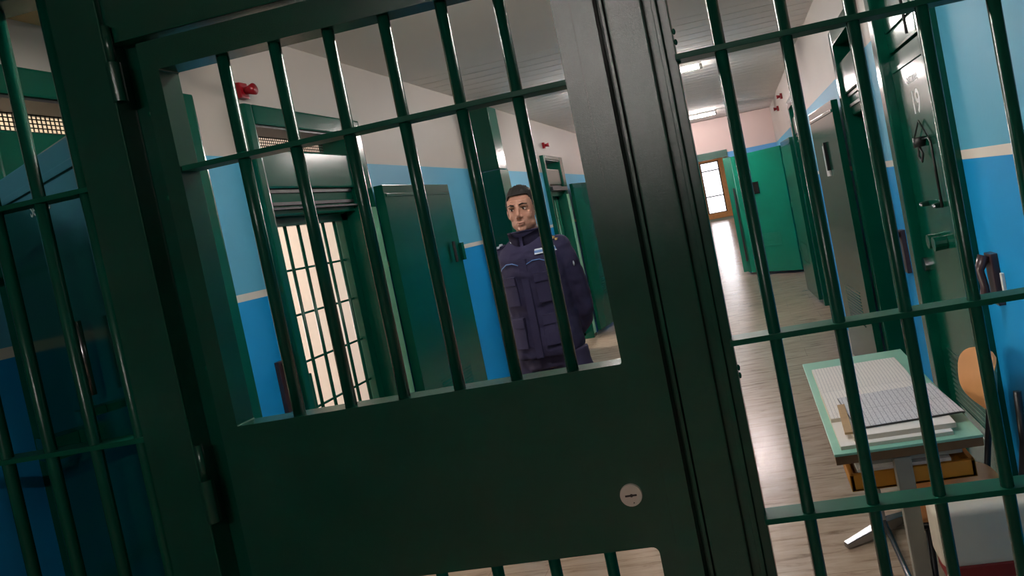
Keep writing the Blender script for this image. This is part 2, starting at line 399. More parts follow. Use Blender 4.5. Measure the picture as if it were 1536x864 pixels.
# ------------------------------------------------------------------ cell doors
def leaf_T(hx, hy, ang):   # leaf local: u along the leaf from the hinge, v thickness, z
    return Matrix.Translation((hx, hy, 0)) @ Matrix.Rotation(ang, 4, 'Z')
def make_leaf(root, hx, hy, ang, width, face, mat_=None, z0=.06, z1=2.005, th=.045, vent=True, number=None, handle=True, name='door_leaf'):
    """face = +1/-1: which side (v) carries the fittings"""
    T = leaf_T(hx, hy, ang); mt = mat_ or M['green']
    v0, v1 = (-th/2, th/2)
    lf = MB().box(0, width, v0, v1, z0, z1, T).build(name, mt, root, bevel=.004)
    s = face; vf = v1 if s > 0 else v0
    def bx(a, b, d0, d1, c, d): 
        lo, hi = sorted((vf + s*d0, vf + s*d1)); return (a, b, lo, hi, c, d)
    MB().box(*bx(.02, width-.02, -.002, .006, z1-.075, z1-.055), T).build('rain_strip', mt, lf, bevel=.002)
    if vent:
        u0, u1 = (width*.50-.24, width*.50+.24); zv = .47
        vm = MB().box(*bx(u0, u1, -.002, .004, zv, zv+.005), T).box(*bx(u0, u1, -.002, .004, zv+.235, zv+.24), T)
        k = 0
        while zv+.012 + k*.022 < zv+.225:
            z = zv+.012 + k*.022
            a = [(u0+.01, z), (u1-.01, z)]
            R = [[(u, vf + s*d, zz) for d, zz in ((-.002, z), (.0035, z), (.0005, z+.010), (-.002, z+.012))] for u in (u0+.01, u1-.01)]
            vm.rings(R, T); k += 1
        vm.build('vent_louvre', mt, lf)
    return lf, T, vf, s
def fit(T, vf, s):
    def P(u, d, z): return T @ Vector((u, vf + s*d, z))
    return P

def cell_door(side, y0, y1, label, leaf=None, mesh=True, gate=True, proud=.048, top=None, plate=True, closed=False):  # plate: adds the painted light strip on the far jamb
    """frame on the wall around the doorway y0..y1 (outer); side -1 = wall_left"""
    xw = XL if side < 0 else XR
    X = (lambda d: xw + d) if side < 0 else (lambda d: xw - d)     # d = into the corridor, negative = into the wall
    top = top or EYE + .808
    r = empty('cell_door', (X(0), (y0+y1)/2, 0), label, 'door', 'green steel cell doors along the corridor', 'thing')
    def bb(mb, d0, d1, a, b, c, d): 
        lo, hi = sorted((X(d0), X(d1))); return mb.box(lo, hi, a, b, c, d)
    jl, jr = .055, .15
    if side > 0: jl, jr = .09, .09
    ia, ib = y0 + jl, y1 - jr
    fr = MB()
    bb(fr, -.145, proud, y0, ia, 0, top); bb(fr, -.145, proud, ib, y1, 0, top)
    bb(fr, -.145, proud, ia, ib, EYE+.712, top)
    if closed: bb(fr, -.10, .0, ia, ib, EYE+.43, EYE+.518)
    else:
        bb(fr, -.13, proud-.02, ia, ib, EYE+.405, EYE+.60)      # solid transom panel
        bb(fr, -.12, proud-.045, ia, ib, EYE+.27, EYE+.405)
    fr.build('door_frame', M['green'], r, bevel=.010)
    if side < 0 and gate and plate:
        jp = MB(); bb(jp, proud-.01, proud+.004, ib+.022, y1-.008, .05, EYE+.28); jp.build('painted_light_strip', M['jamb_light'], r, bevel=.002)  # lit look of the far jamb, put into a pale green strip
        jd = MB(); bb(jd, -.05, proud+.03, ia-.02, ib+.02, EYE+.33, EYE+.375) if top < EYE+.8 else bb(jd, 0, proud-.02, ia, ib, EYE+.30, EYE+.31); jd.build('gate_head_rail', M['black'], r)
    if not closed:
        sl = MB(); bb(sl, 0, proud-.035, ia+.02, ib-.02, EYE+.385, EYE+.402); bb(sl, 0, proud-.035, ia+.02, ib-.02, EYE+.322, EYE+.338)
        sl.build('slot_track', M['black'], r)
    if mesh:
        mm = MB(); dpt = -.125
        n = int((ib-ia)/.0155)
        for k in range(n+1):
            yy = ia + (ib-ia)*k/n; mm.tube([(X(dpt), yy, EYE+.60), (X(dpt), yy, EYE+.712)], .0024, 5)
        for k in range(7):
            zz = EYE+.608 + k*.0155; mm.tube([(X(dpt+.004), ia, zz), (X(dpt+.004), ib, zz)], .0024, 5)
        mm.build('transom_mesh', M['black'], r)
        tl = MB(); bb(tl, -.144, proud-.012, ia, ib, EYE+.702, EYE+.713); tl.build('transom_shade', M['black'], r)  # black strip in place of the shade under the transom head
    if gate:
        dg = -.08; ga, gb = ia+.0, ib-.0
        gf = MB(); bb(gf, dg-.02, dg+.02, ga, ga+.022, .05, EYE+.27); bb(gf, dg-.02, dg+.02, gb-.06, gb, .05, EYE+.27)
        bb(gf, dg-.02, dg+.02, ga, gb, EYE+.225, EYE+.27); bb(gf, dg-.02, dg+.02, ga, gb, .05, .12)
        for zz in (.35, .62, .89, 1.13, 1.37, 1.60): bb(gf, dg-.018, dg-.006, ga+.04, gb-.05, zz-.006, zz+.006)
        gt = gf.build('barred_inner_gate', M['green_bar'], r, bevel=.003)
        nb = 6; b0 = None
        for k in range(nb):
            yy = ga + .022 + (gb-ga-.082)*(k+.9)/(nb+.4)
            if b0 is None:
                b0 = MB().tube([(X(dg), yy, .1), (X(dg), yy, EYE+.24)], .009, 10).build('gate_bar', M['green_bar'], gt, smooth=True); yb0 = yy
            else: copy_at(b0, dy=yy-yb0)
        lk = MB(); bb(lk, dg-.03, dg+.045, ga+.03, ga+.13, .88, 1.08); lk.build('lock_box', M['green'], gt, bevel=.006)
    return r, X

# --- cell doors on wall_left
rA, X = cell_door(-1, 1.765, 2.635, 'cell doorway closest to the gate, its steel leaf swung wide open into the corridor', plate=False)  # plate=False leaves out the painted light strip
LA = make_leaf(rA, XL+.06, 1.765, math.radians(-27.2), .90, -1)
lfA, T, vf, s = LA; P = fit(T, vf, s)
rB, X = cell_door(-1, 2.93, 3.90, 'cell doorway with bright barred inner gate, mesh transom and leaf folded back')
lfB, TB, vfB, sB = make_leaf(rB, XL+.075, 3.915, math.radians(90), .945, -1, th=.06)
rD, X = cell_door(-1, 7.80, 8.66, 'distant cell doorway right behind the guard\'s shoulder, its green leaf folded open', top=EYE+.76)
lfD, TD, vfD, sD = make_leaf(rD, XL+.09, 8.68, math.radians(80), .95, -1)

def marks(lf, T, vf, s, u_c, z_txt, z_num, word, num, flip):
    """white stencilled word and number on the leaf face"""
    for txt, size, z, bold, sx, nm in ((word, .058, z_txt, .0003, .95, 'stencilled_word'), (num, .135, z_num, .0012, 1.0, 'stencilled_number')):
        me = text_mesh(txt, size, .0006, bold, sx)
        R = Matrix.Rotation(PI/2, 4, 'X')              # text upright, facing -v
        if s > 0: R = Matrix.Rotation(PI, 4, 'Z') @ R
        me.transform(R); me.transform(Matrix.Translation((u_c, vf + s*.0006, z))); me.transform(T)
        w0 = T @ Vector((u_c, vf, z)); 
        me.transform(Matrix.Translation(-w0))
        link_mesh(nm, me, M['white_paint'], lf, w0)
def handle_set(lf, T, vf, s, us):
    """wire hanger with padlock, bolt rod, pegs, spy knob; us = +1 if the free edge is toward +u"""
    P = fit(T, vf, s)
    return P
# door 19: closed leaf in wall_right; u runs toward the camera (from the far jamb)
rE, X = cell_door(1, 2.47, 3.30, 'closed cell door stencilled in white with the number 19, beside the desk', gate=False, mesh=False, closed=True)
# local u toward -y : rotate -90deg
lfE, TE, vfE, sE = make_leaf(rE, XR+.0195, 3.205, math.radians(-90), .66, -1, z1=EYE+.415)
PE = fit(TE, vfE, sE)
uy = lambda yy: 3.205 - yy
marks(lfE, TE, vfE, sE, uy(2.90), EYE+.282, EYE+.178, 'Sezione', '19', False)
t = MB()
tri = [PE(uy(2.87), .012, EYE+.105), PE(uy(2.99), .012, EYE+.03), PE(uy(2.77), .012, EYE+.03), PE(uy(2.87), .012, EYE+.105)]
t.tube(tri, .0035, 8)
t.build('wire_hanger', M['black'], lfE, smooth=True)
MB().tube([PE(uy(2.88), .02, EYE+.04), PE(uy(2.88), .02, EYE+.00)], .024, 14).build('padlock', M['black'], lfE, smooth=True)
MB().tube([PE(uy(2.89), .022, EYE+.0), PE(uy(2.92), .022, EYE-.035), PE(uy(2.88), .022, EYE-.06), PE(uy(2.85), .022, EYE-.03), PE(uy(2.88), .022, EYE+.0)], .005, 8).build('key_ring', M['black'], lfE, smooth=True)
MB().tube([PE(uy(2.77), .012, EYE+.03), PE(uy(2.745), .014, EYE+.015), PE(uy(2.745), .014, EYE-.245)], .0055, 8).build('bolt_rod', M['black'], lfE, smooth=True)
for ya, yb in ((2.76, 2.84), (2.95, 3.03)):
    MB().tube([PE(uy((ya+yb)/2), .0, EYE-.238), PE(uy((ya+yb)/2), .03, EYE-.238), PE(uy(ya+.02), .034, EYE-.238), PE(uy(ya), .034, EYE-.24)], [.012, .010, .008, .006], 10).build('bolt_peg', M['chrome'], lfE, smooth=True)
MB().tube([PE(uy(2.83), .0, EYE-.39), PE(uy(2.83), .05, EYE-.39)], [.028, .03], 16).build('lock_knob', M['green'], lfE, bevel=.004)
kb = MB().tube([PE(uy(2.93), .0, EYE-.39), PE(uy(2.93), .045, EYE-.39)], [.028, .03], 16)
kb.build('lock_knob', M['green'], lfE, bevel=.004)
MB().tube([PE(uy(3.175), .0, EYE-.52), PE(uy(3.175), .02, EYE-.52)], .032, 16).build('key_escutcheon', M['chrome'], lfE, smooth=False)
# transom panel above the leaf with a worn pale mesh strip
MB().box(XR-.004, XR+.03, 2.555, 3.208, EYE+.520, EYE+.711).build('transom_panel', M['green'], rE, bevel=.004)
MB().tube([(XR-.02, 2.80, EYE+.71), (XR-.02, 2.79, EYE+.44)], .006, 8).build('transom_bolt', M['black'], rE)

# door with slot further along wall_right: leaf folded back
rF, X = cell_door(1, 3.74, 4.47, 'dark open cell doorway on the desk side with its leaf folded back, beyond door 19', gate=False, mesh=False, proud=.045)
angF = math.atan2(5.40-4.53, .638-.69)
lfF, TF, vfF, sF = make_leaf(rF, .69, 4.53, angF, .875, 1, z0=.12)
PF = fit(TF, vfF, sF)
sw = TF.inverted() @ Vector((.67, 5.2, 0))
MB().box(.40, .50, vfF+.0, vfF+.012, 1.52, 1.74, TF).build('viewing_slot', M['white_plastic'], lfF, bevel=.002)
MB().box(.395, .425, vfF+.0, vfF+.02, 1.56, 1.76, TF).build('slot_cover', M['black'], lfF, bevel=.002)
# third door of wall_right
rG, X = cell_door(1, 7.35, 8.13, 'distant cell doorway under the two small red alarms, leaf folded open', gate=False, mesh=False, proud=.055)
make_leaf(rG, .685, 8.16, math.radians(93), .9, 1)
# leaf A markings and bolt
marks(lfA, T, vf, s, .47, EYE+.285, EYE+.18, 'Sezione', '18', False)
P = fit(T, vf, s)
MB().tube([P(.67, .03, EYE-.02), P(.67, .03, EYE-.20)], .008, 10).build('bolt_rod', M['chrome'], lfA, smooth=True)
MB().box(.57, .63, vf-.05, vf, EYE-.255, EYE-.235, T).build('bolt_peg', M['green'], lfA, bevel=.003)
MB().box(.28, .37, vf-.07, vf, EYE-.37, EYE-.31, T).build('lock_box', M['green'], lfA, bevel=.004)
# leaf B: knob plate on its free edge and pull
PB = fit(TB, vfB, sB)
pl = MB().box(XL+.06, XL+.125, 4.84, 4.885, EYE-.17, EYE-.04).build('latch_plate', M['green'], lfB, bevel=.004)
MB().tube([(XL+.13, 4.70, EYE-.02), (XL+.13, 4.70, EYE-.17)], .012, 8).build('pull_handle', M['black'], lfB)

# green gloss steel casing floor to ceiling in front of wall_left
pc = MB().box(XL+.001, XL+.235, 5.68, 5.89, EYE+.515, EYE+1.06)
pcb = empty('steel_casing', (XL+.12, 5.86, 0), 'tall grey-green gloss steel casing standing against the wall behind the guard', 'pillar', kind='thing')
pc.build('casing_panel', M['green'], pcb, bevel=.004)
MB().box(XL+.001, XL+.24, 5.675, 5.895, 0, EYE+.508).build('casing_panel', M['green'], pcb, bevel=.004)

# half-closed green door across the end of the corridor
rH = empty('corridor_door', (XR-.02, 11.0, 0), 'bright green steel door half closed across the corridor end, with small dark viewport', 'door', kind='thing')
angH = math.atan2(11.72-11.0, -.05-.74)
lfH, TH, vfH, sH = make_leaf(rH, .74, 11.0, angH, 1.07, 1, mat_=M['green_far'], z0=.05, z1=2.05)
MB().box(.56, .72, vfH+0, vfH+.02, 1.36, 1.56, TH).build('viewport', M['glass_dark'], lfH, bevel=.004)
MB().box(-.20, -.12, 11.92, 12.0, .05, 2.06).box(-.12, -.06, 11.80, 11.92, .05, 2.06).build('side_panel', M['green_far'], rH, bevel=.004)
MB().box(-.125, -.095, 11.74, 11.79, .25, 1.52).build('edge_seal', M['black'], rH, bevel=.003)
for z in (.4, 1.1, 1.8): MB().tube([(.75, 10.99, z-.05), (.75, 10.99, z+.05)], .012, 10).build('hinge', M['green_far'], rH, smooth=True)

# ------------------------------------------------------------------ the gate and its fixed barred partition
gp = empty('barred_partition', (0, GY, 0), 'fixed dark green barred steel partition that fills the corridor around the gate', 'barrier', kind='thing')
gG = M['green_gate']
Z = lambda v: EYE + v
def gbox(x0, x1, y0, y1, z0, z1, name='frame_member', bev=.003, m=None, par=gp):
    return MB().box(x0, x1, y0, y1, Z(z0), Z(z1)).build(name, m or gG, par, bevel=bev)
# posts
gbox(-1.318, -1.207, GY-.015, GY+.055, -1.6, .66, 'post')
gbox(-1.207, -1.150, GY+.03, GY+.07, -1.6, .66, 'door_rebate')
gbox(-.1825, -.114, GY-.004, GY+.055, -1.6, .66, 'post')
gbox(-.193, -.186, GY+.0, GY+.055, -1.6, .66, 'strike_strip', .0015)
gbox(-.2035, -.1825, GY+.045, GY+.07, -1.6, .66, 'door_rebate', .001)
gbox(-.114, -.098, GY+.02, GY+.06, -1.6, .66, 'post_groove', .001)
gbox(-.098, -.088, GY+.008, GY+.06, -1.6, .66, 'post_bead', .002)
gbox(-.088, -.069, GY+.022, GY+.06, -1.6, .66, 'post_flange', .002)
# header over the gate and top beams
gbox(-1.207, -.1825, GY-.004, GY+.055, .527, .66, 'header')
gbox(XL, XR, GY-.02, GY+.055, .66, .78, 'top_beam')
gbox(XL, XR, GY+.0, GY+.04, .78, 1.18, 'top_panel')
gbox(XL, XL+.05, GY-.01, GY+.05, -1.6, .66, 'wall_channel')
gbox(XR-.03, XR, GY-.01, GY+.05, -1.6, .66, 'wall_channel')
gbox(XL+.05, -1.318, GY-.01, GY+.05, -1.6, -1.5, 'bottom_beam'); gbox(-.069, XR-.03, GY-.01, GY+.05, -1.6, -1.5, 'bottom_beam')
gbox(-1.207, -.1825, GY+.0, GY+.05, -1.6, -1.588, 'threshold', .001)
BR = .0118
def bars(xs, z0, z1, par, ys=GY+.018):
    b0 = None
    for x in xs:
        if b0 is None: b0 = MB().tube([(x, ys, Z(z0)), (x, ys, Z(z1))], BR, 20).build('bar', M['green_bar'], par, smooth=True); x0 = x
        else: copy_at(b0, dx=x-x0)
bars([.0128 + .1203*k for k in range(6)], -1.5, .66, gp)
bars([-1.357 - .1137*k for k in range(8)], -1.5, .66, gp)
for zc in (.250, -.2945, -.642, -1.05):
    for x0, x1 in ((-.072, XR-.03), (XL+.05, -1.318)):
        c = gbox(x0, x1, GY+.004, GY+.052, zc-.0055, zc+.0055, 'crossbar', .0012, M['green_flat'])
# weld beads and bolts
for z in (.30, .28, .245): MB().ell((-.066, GY+.02, Z(z)), (.0035, .0035, .006), nu=10, nv=6).build('weld_bead', M['green_bar'], gp, smooth=True)
for z in (-.345, -.36, -.80): MB().ell((-.066, GY+.02, Z(z)), (.003, .003, .006), nu=10, nv=6).build('weld_bead', M['green_bar'], gp, smooth=True)
for x, z in ((-1.178, .38), (-1.178, .20), (-1.176, -.17)): MB().ell((x, GY+.03, Z(z)), (.006, .004, .006), nu=10, nv=6).build('rivet', M['green_bar'], gp, smooth=True)

gd = empty('barred_gate', (-.69, GY, 0), 'closed dark green steel gate with a barred window and a round lock', 'gate', kind='thing')
# door leaf as one mesh with two openings
WX0, WX1, WZ0, WZ1 = -1.1105, -.2825, -.2975, .4560
LX0, LX1, LZ0, LZ1 = -1.02, -.2820, -1.40, -.6600
DX0, DX1, DZ0, DZ1 = -1.150, -.2035, -1.585, .5160
yA, yB_ = GY, GY+.05
def slab(x0, x1, z0, z1, mb): mb.box(x0, x1, yA, yB_, Z(z0), Z(z1))
def frame_mesh():
    # grid of cells, skipping the openings, shared verts so it is one clean surface
    def rr(x0, x1, z0, z1, r, n=5):
        pts = []
        for cx, cz, a0 in ((x1-r, z1-r, 0), (x0+r, z1-r, 90), (x0+r, z0+r, 180), (x1-r, z0+r, 270)):
            for k in range(n+1):
                a = math.radians(a0 + 90*k/n); pts.append((cx + r*math.cos(a), cz + r*math.sin(a)))
        return pts
    bm = bmesh.new()
    loops = [rr(DX0, DX1, DZ0, DZ1, .004), rr(WX0, WX1, WZ0, WZ1, .004), rr(LX0, LX1, LZ0, LZ1, .014)]
    fr = []
    for yv in (yA, yB_):
        es = []
        for lp in loops:
            vs = [bm.verts.new((x, yv, Z(z))) for x, z in lp]
            fr.append(vs)
            for a, b in zip(vs, vs[1:] + vs[:1]): es.append(bm.edges.new((a, b)))
        bmesh.ops.triangle_fill(bm, use_beauty=True, use_dissolve=False, edges=es)
    for i in range(3):
        A, B = fr[i], fr[i+3]; n = len(A)
        for k in range(n): bm.faces.new((A[k], A[(k+1)%n], B[(k+1)%n], B[k]))
    mb = MB(); mb.bm.free(); mb.bm = bm
    return mb
dl = frame_mesh().build('door_leaf', gG, gd, bevel=.0022)
wb = [-.9811, -.8630, -.7440, -.6235, -.5021, -.3860]
bars(wb, WZ0-.004, WZ1+.004, gd, GY+.022)
bars([-.9811, -.8630, -.7440, -.6235, -.5021, -.3860], LZ0-.004, LZ1+.004, gd, GY+.022)
gbox(WX0, WX1, GY+.004, GY+.048, .2435, .2545, 'crossbar', .0012, M['green_flat'], gd)
gbox(LX0, LX1, GY+.004, GY+.048, -1.055, -1.045, 'crossbar', .0012, M['green_flat'], gd)
gbox(-.2480, -.2466, GY-.0012, GY+.001, .02, .45, 'weld_seam', .0003, gG, gd)
gbox(-.2480, -.2466, GY-.0012, GY+.001, -.66, -.50, 'weld_seam', .0003, gG, gd)
# lock
lk = MB().tube([(-.3145, GY-.0045, Z(-.5518)), (-.3145, GY+.002, Z(-.5518))], [.0215, .0225], 40).build('lock_cylinder', M['steel'], gd)
smooth_angle(lk)
MB().box(-.3145-.0115, -.3145+.0115, GY-.0052, GY-.004, Z(-.5518)-.0017, Z(-.5518)+.0017).tube([(-.3135, GY-.0053, Z(-.5518)), (-.3135, GY-.004, Z(-.5518))], .0032, 12).build('keyhole', M['dark_hole'], lk)
MB().tube([(-.3110, GY-.0052, Z(-.5665)), (-.3110, GY-.004, Z(-.5665))], .0012, 8).build('pin_hole', M['dark_hole'], lk)
# hinges
for z0, z1 in ((.405, .485), (-.485, -.395)):
    h = MB().tube([(-1.198, GY-.012, Z(z0)), (-1.198, GY-.012, Z(z1))], .0135, 20).build('hinge', gG, gd, bevel=.001, smooth=True); smooth_angle(h)
    MB().tube([(-1.198, GY-.012, Z(z1)), (-1.198, GY-.012, Z(z1+.075))], .008, 14).build('hinge_pin', gG, h, smooth=True)

# ------------------------------------------------------------------ alarms, wall boxes, lamps
def alarm(x, y, z, side, label, s=1.0):
    r = empty('alarm_sounder', (x, y, z), label, 'alarm', 'red alarm sounders high on the walls')
    d = side * .0
    MB().box(min(x+side*.004, x-side*.05*s), max(x+side*.004, x-side*.05*s), y-.045*s, y+.045*s, z-.06*s, z+.06*s).build('housing', M['red'], r, bevel=.006)
    MB().tube([(x-side*.05*s, y+.01, z), (x-side*.07*s, y+.01, z), (x-side*.12*s, y+.01, z)], [.028*s, .030*s, .045*s], 18).build('horn', M['red'], r, smooth=True)
alarm(XL, 2.98, EYE+.875, -1, 'red alarm sounder above the barred cell doorway with the mesh transom', .62)
alarm(XL, 8.05, EYE+.89, -1, 'red alarm sounder above the far cell doorway behind the guard', .6)
alarm(XR, 9.15, EYE+1.0, 1, 'red alarm sounder higher of the two near the far ceiling corner', .6)
alarm(XR, 10.1, EYE+.94, 1, 'red alarm sounder closest to the end wall of the corridor', .6)
def wall_box(x, y, z, side, label, h=.22):
    r = empty('intercom_handset', (x, y, z), label, 'intercom', 'dark intercom handsets on the blue walls')
    s = -side
    def q(d): return x + s*d
    MB().box(*sorted((q(-.004), q(.022))), y-.032, y+.032, z-h/2, z+h/2).build('back_plate', M['brown'], r, bevel=.005)
    MB().tube([(q(.03), y+.006, z+h*.46), (q(.052), y+.004, z+h*.2), (q(.045), y, z-h*.1), (q(.052), y-.006, z-h*.46)], [(.026, .018), (.020, .014), (.016, .012), (.026, .018)], 14).build('handset', M['brown'], r, smooth=True)
    MB().box(*sorted((q(.05), q(.056))), y-.006, y+.014, z+h*.18, z+h*.24).build('label_strip', M['white_plastic'], r)
    return r
wall_box(XL, 2.86, EYE-.52, -1, 'dark intercom handset on the blue wall before the barred cell doorway', .24)
wall_box(XR, 3.56, EYE-.50, 1, 'dark intercom handset between the two desk-side cell doors', .22)
wall_box(XR, 2.325, EYE-.465, 1, 'dark intercom handset on the blue wall above the wooden chair', .17)
def keypad(x, y, z, side, label):
    o = MB().box(*sorted((x, x-side*.010)), y-.008, y+.008, z-.03, z+.03).build('wall_switch', M['white_plastic'], bevel=.003)
    tag(o, label, 'switch', 'small white wall switches beside the handsets')
keypad(XR, 2.27, EYE-.47, 1, 'small white wall switch on the blue wall above the chair')
keypad(XL, 2.975, EYE-.535, -1, 'small white wall switch by the barred cell doorway')
def lamp(y, e, label, tm):
    r = empty('fluorescent_lamp', (-.73, y, CEIL), label, 'lamp', 'fluorescent ceiling lamps across the corridor')
    MB().box(-1.33, -.13, y-.028, y+.028, CEIL-.035, CEIL-.002).build('housing', M['white_plastic'], r, bevel=.006)
    MB().tube([(-1.30, y, CEIL-.056), (-.16, y, CEIL-.056)], .016, 14).build('tube', tm, r, smooth=True)
    MB().box(-.16, -.13, y-.022, y+.022, CEIL-.078, CEIL-.03).box(-1.33, -1.30, y-.022, y+.022, CEIL-.078, CEIL-.03).build('socket', M['grey_steel'], r, bevel=.003)
def tube_mat(e, c=(1, .93, .88)): return mat('lit_tube', (1, 1, 1), 0.4, emit=(c, e))
lamp(-2.2, 0, 'fluorescent ceiling lamp on the photographer\'s side of the gate', tube_mat(62))
lamp(2.15, 0, 'unseen added fluorescent ceiling lamp just past the gate, over the desk', tube_mat(54))  # invented tube, out of view, to light the desk end of the corridor
lamp(6.4, 0, 'fluorescent ceiling lamp seen through the bars, the one closer to the gate', tube_mat(74))
lamp(10.7, 0, 'fluorescent ceiling lamp by the end wall of the corridor', tube_mat(75, (1, .86, .84)))
for y in (17, 24, 30):
    L = bpy.data.lights.new('far_corridor_fill', 'AREA'); L.shape = 'RECTANGLE'; L.size = 1.2; L.size_y = .2; L.energy = 9  # bare fill lights added to brighten the corridor beyond the end wall
    o = bpy.data.objects.new('far_corridor_fill', L); C.objects.link(o); o.location = (-1.2, y, CEIL-.06)
def daylight(loc, rot, sx, sy, e, col):
    L = bpy.data.lights.new('window_daylight', 'AREA'); L.shape = 'RECTANGLE'; L.size = sx; L.size_y = sy; L.energy = e; L.color = col
    o = bpy.data.objects.new('window_daylight', L); C.objects.link(o); o.location = loc; o.rotation_euler = rot
daylight((-1.23, fy+.35, 1.6), (-PI/2, 0, 0), 1.0, 2.4, 6, (.9, .92, 1))
daylight((-2.63, YEND+.4, 1.9), (-PI/2, 0, 0), .6, 1.6, 70, (1, .93, .92))

w = bpy.data.worlds.new('sky'); bpy.context.scene.world = w; w.use_nodes = True
w.node_tree.nodes['Background'].inputs[0].default_value = (1.0, .95, .99, 1); w.node_tree.nodes['Background'].inputs[1].default_value = 1.6

# ------------------------------------------------------------------ desk
TZ = EYE - .85
dk = empty('school_desk', (.42, 2.6, 0), 'mint green topped school desk with a grey column leg, just past the bars', 'desk')
MB().box(.125, .552, 2.04, 3.065, TZ-.008, TZ).build('tabletop', M['mint'], dk, bevel=.002)
MB().box(.127, .550, 2.042, 3.063, TZ-.034, TZ-.008).build('core_board', M['edge_wood'], dk, bevel=.002)
MB().box(.20, .50, 2.088, 3.0, TZ-.066, TZ-.034).build('frame_beam', M['grey_steel'], dk, bevel=.006)
ta, tb_, t0, t1 = 2.092, 2.62, TZ-.144, TZ-.092
tr = MB().box(.162, .53, ta, tb_, t0, t0+.01).box(.162, .53, ta, ta+.014, t0, t1).box(.162, .176, ta, tb_, t0, t1).box(.516, .53, ta, tb_, t0, t1).box(.162, .53, tb_-.014, tb_, t0, t1)
tr.build('book_tray', M['tray_wood'], dk, bevel=.003)
MB().box(.19, .47, 2.12, 2.50, t0+.012, t0+.055).build('stored_papers', M['paper'], dk, bevel=.002)
MB().box(.293, .343, 2.043, 2.084, .055, TZ-.036).build('column', M['grey_steel'], dk, bevel=.006)
MB().box(.293, .343, 2.93, 2.97, .055, TZ-.066).build('column', M['grey_steel'], dk, bevel=.006)
def footbar(p0, p1, nm='foot', w=.026):
    a = Vector(p0); b = Vector(p1); d = (b-a).normalized(); n = Vector((-d.y, d.x, 0))
    R = []
    for p, ww, h in ((a, w, .05), (b, w*.6, .022)):
        R.append([p - n*ww, p + n*ww, p + n*ww + Vector((0,0,h)), p - n*ww + Vector((0,0,h))])
    return MB().rings(R).build(nm, M['chrome'], dk, bevel=.004)
footbar((.34, 2.95, .012), (.155, 2.87, .004)); footbar((.32, 2.95, .012), (.50, 3.08, .004))
footbar((.32, 2.066, .012), (.14, 2.03, .004)); footbar((.32, 2.066, .012), (.35, 2.0, .004))
MB().tube([(.335, 2.95, .06), (.345, 2.02, .05)], .012, 12).build('stretcher', M['chrome'], dk, smooth=True)

# ledgers on the desk
def paper_stack(x0, x1, y0, y1, z0, z1, name, label, m_top, grp='papers on the school desk', skew=0, curl=.0, cover=None):
    r = empty(name, ((x0+x1)/2, (y0+y1)/2, z0), label, 'ledger', grp)
    n = 18; R1 = Matrix.Translation(((x0+x1)/2, (y0+y1)/2, 0)) @ Matrix.Rotation(skew, 4, 'Z') @ Matrix.Translation((-(x0+x1)/2, -(y0+y1)/2, 0))
    rs = []
    for k in range(n+1):
        yy = y0 + (y1-y0)*k/n; t = abs(k/n-.5)*2
        h = z1 - z0 - curl*(max(0, 1-t*6)) + curl*.3*math.sin(t*PI)
        rs.append([(x0, yy, z0), (x1, yy, z0), (x1, yy, z0+h), (x0, yy, z0+h)])
    MB().rings(rs, R1).build('page_block', M['paper_edge'], r)
    rs = []
    for k in range(n+1):
        yy = y0+.001 + (y1-y0-.002)*k/n; t = abs(k/n-.5)*2
        h = z1 - z0 - curl*(max(0, 1-t*6)) + curl*.3*math.sin(t*PI)
        rs.append([(x0+.001, yy, z0+h), (x1-.001, yy, z0+h), (x1-.001, yy, z0+h+.0008), (x0+.001, yy, z0+h+.0008)])
    MB().rings(rs, R1).build('open_page', m_top, r)
    return r, R1
paper_stack(.150, .478, 2.065, 2.60, TZ+.0005, TZ+.011, 'closed_register', 'thick closed register under the open ledger on the desk', M['paper'])
led, R1 = paper_stack(.150, .487, 2.27, 2.87, TZ+.0118, TZ+.024, 'open_ledger', 'large open ledger with ruled rows lying on the mint desk', M['page_print'], curl=.006)
led2, R2 = paper_stack(.195, .495, 2.09, 2.262, TZ+.0118, TZ+.026, 'paper_pile', 'low pile of white pages at the near end of the desk', M['paper'])
sh = empty('roster_sheet', (.37, 2.24, TZ+.0285), 'grey printed roster sheet with a black lower edge lying across the ledger', 'paper', 'papers on the school desk')
a = math.radians(3)
RS = Matrix.Translation((.37, 2.30, 0)) @ Matrix.Rotation(a, 4, 'Z')
MB().box(-.165, .165, -.155, .155, TZ+.0285, TZ+.0310, RS).build('board', M['black'], sh)
MB().box(-.163, .163, -.148, .155, TZ+.0312, TZ+.0320, RS).build('printed_page', M['sheet_print'], sh)
RR = Matrix.Translation((.192, 2.24, 0)) @ Matrix.Rotation(math.radians(-3), 4, 'Z')
tag(MB().box(-.0125, .0125, -.13, .13, TZ+.0275, TZ+.0345, RR).build('wooden_ruler', M['ruler'], bevel=.001), 'worn wooden ruler lying along the side of the ledger', 'ruler')

# ------------------------------------------------------------------ chair
ch = empty('school_chair', (.56, 2.36, 0), 'plywood school chair with black steel frame tucked behind the desk', 'chair')
def shell(pts_fn, nu, nv, th, name, m, par):
    g = [[Vector(pts_fn(i/(nu-1), j/(nv-1))) for j in range(nv)] for i in range(nu)]
    bm = bmesh.new(); V = [[bm.verts.new(p) for p in r] for r in g]
    for i in range(nu-1):
        for j in range(nv-1): bm.faces.new((V[i][j], V[i+1][j], V[i+1][j+1], V[i][j+1]))
    r = bmesh.ops.solidify(bm, geom=bm.faces[:], thickness=th)
    mb = MB(); mb.bm.free(); mb.bm = bm
    return mb.build(name, m, par, smooth=False, bevel=0)
BA = math.radians(-38)     # the chair is turned: its back line runs along the wall towards the camera
CT = Matrix.Translation((.664, 2.235, 0)) @ Matrix.Rotation(math.radians(86), 4, 'Z')
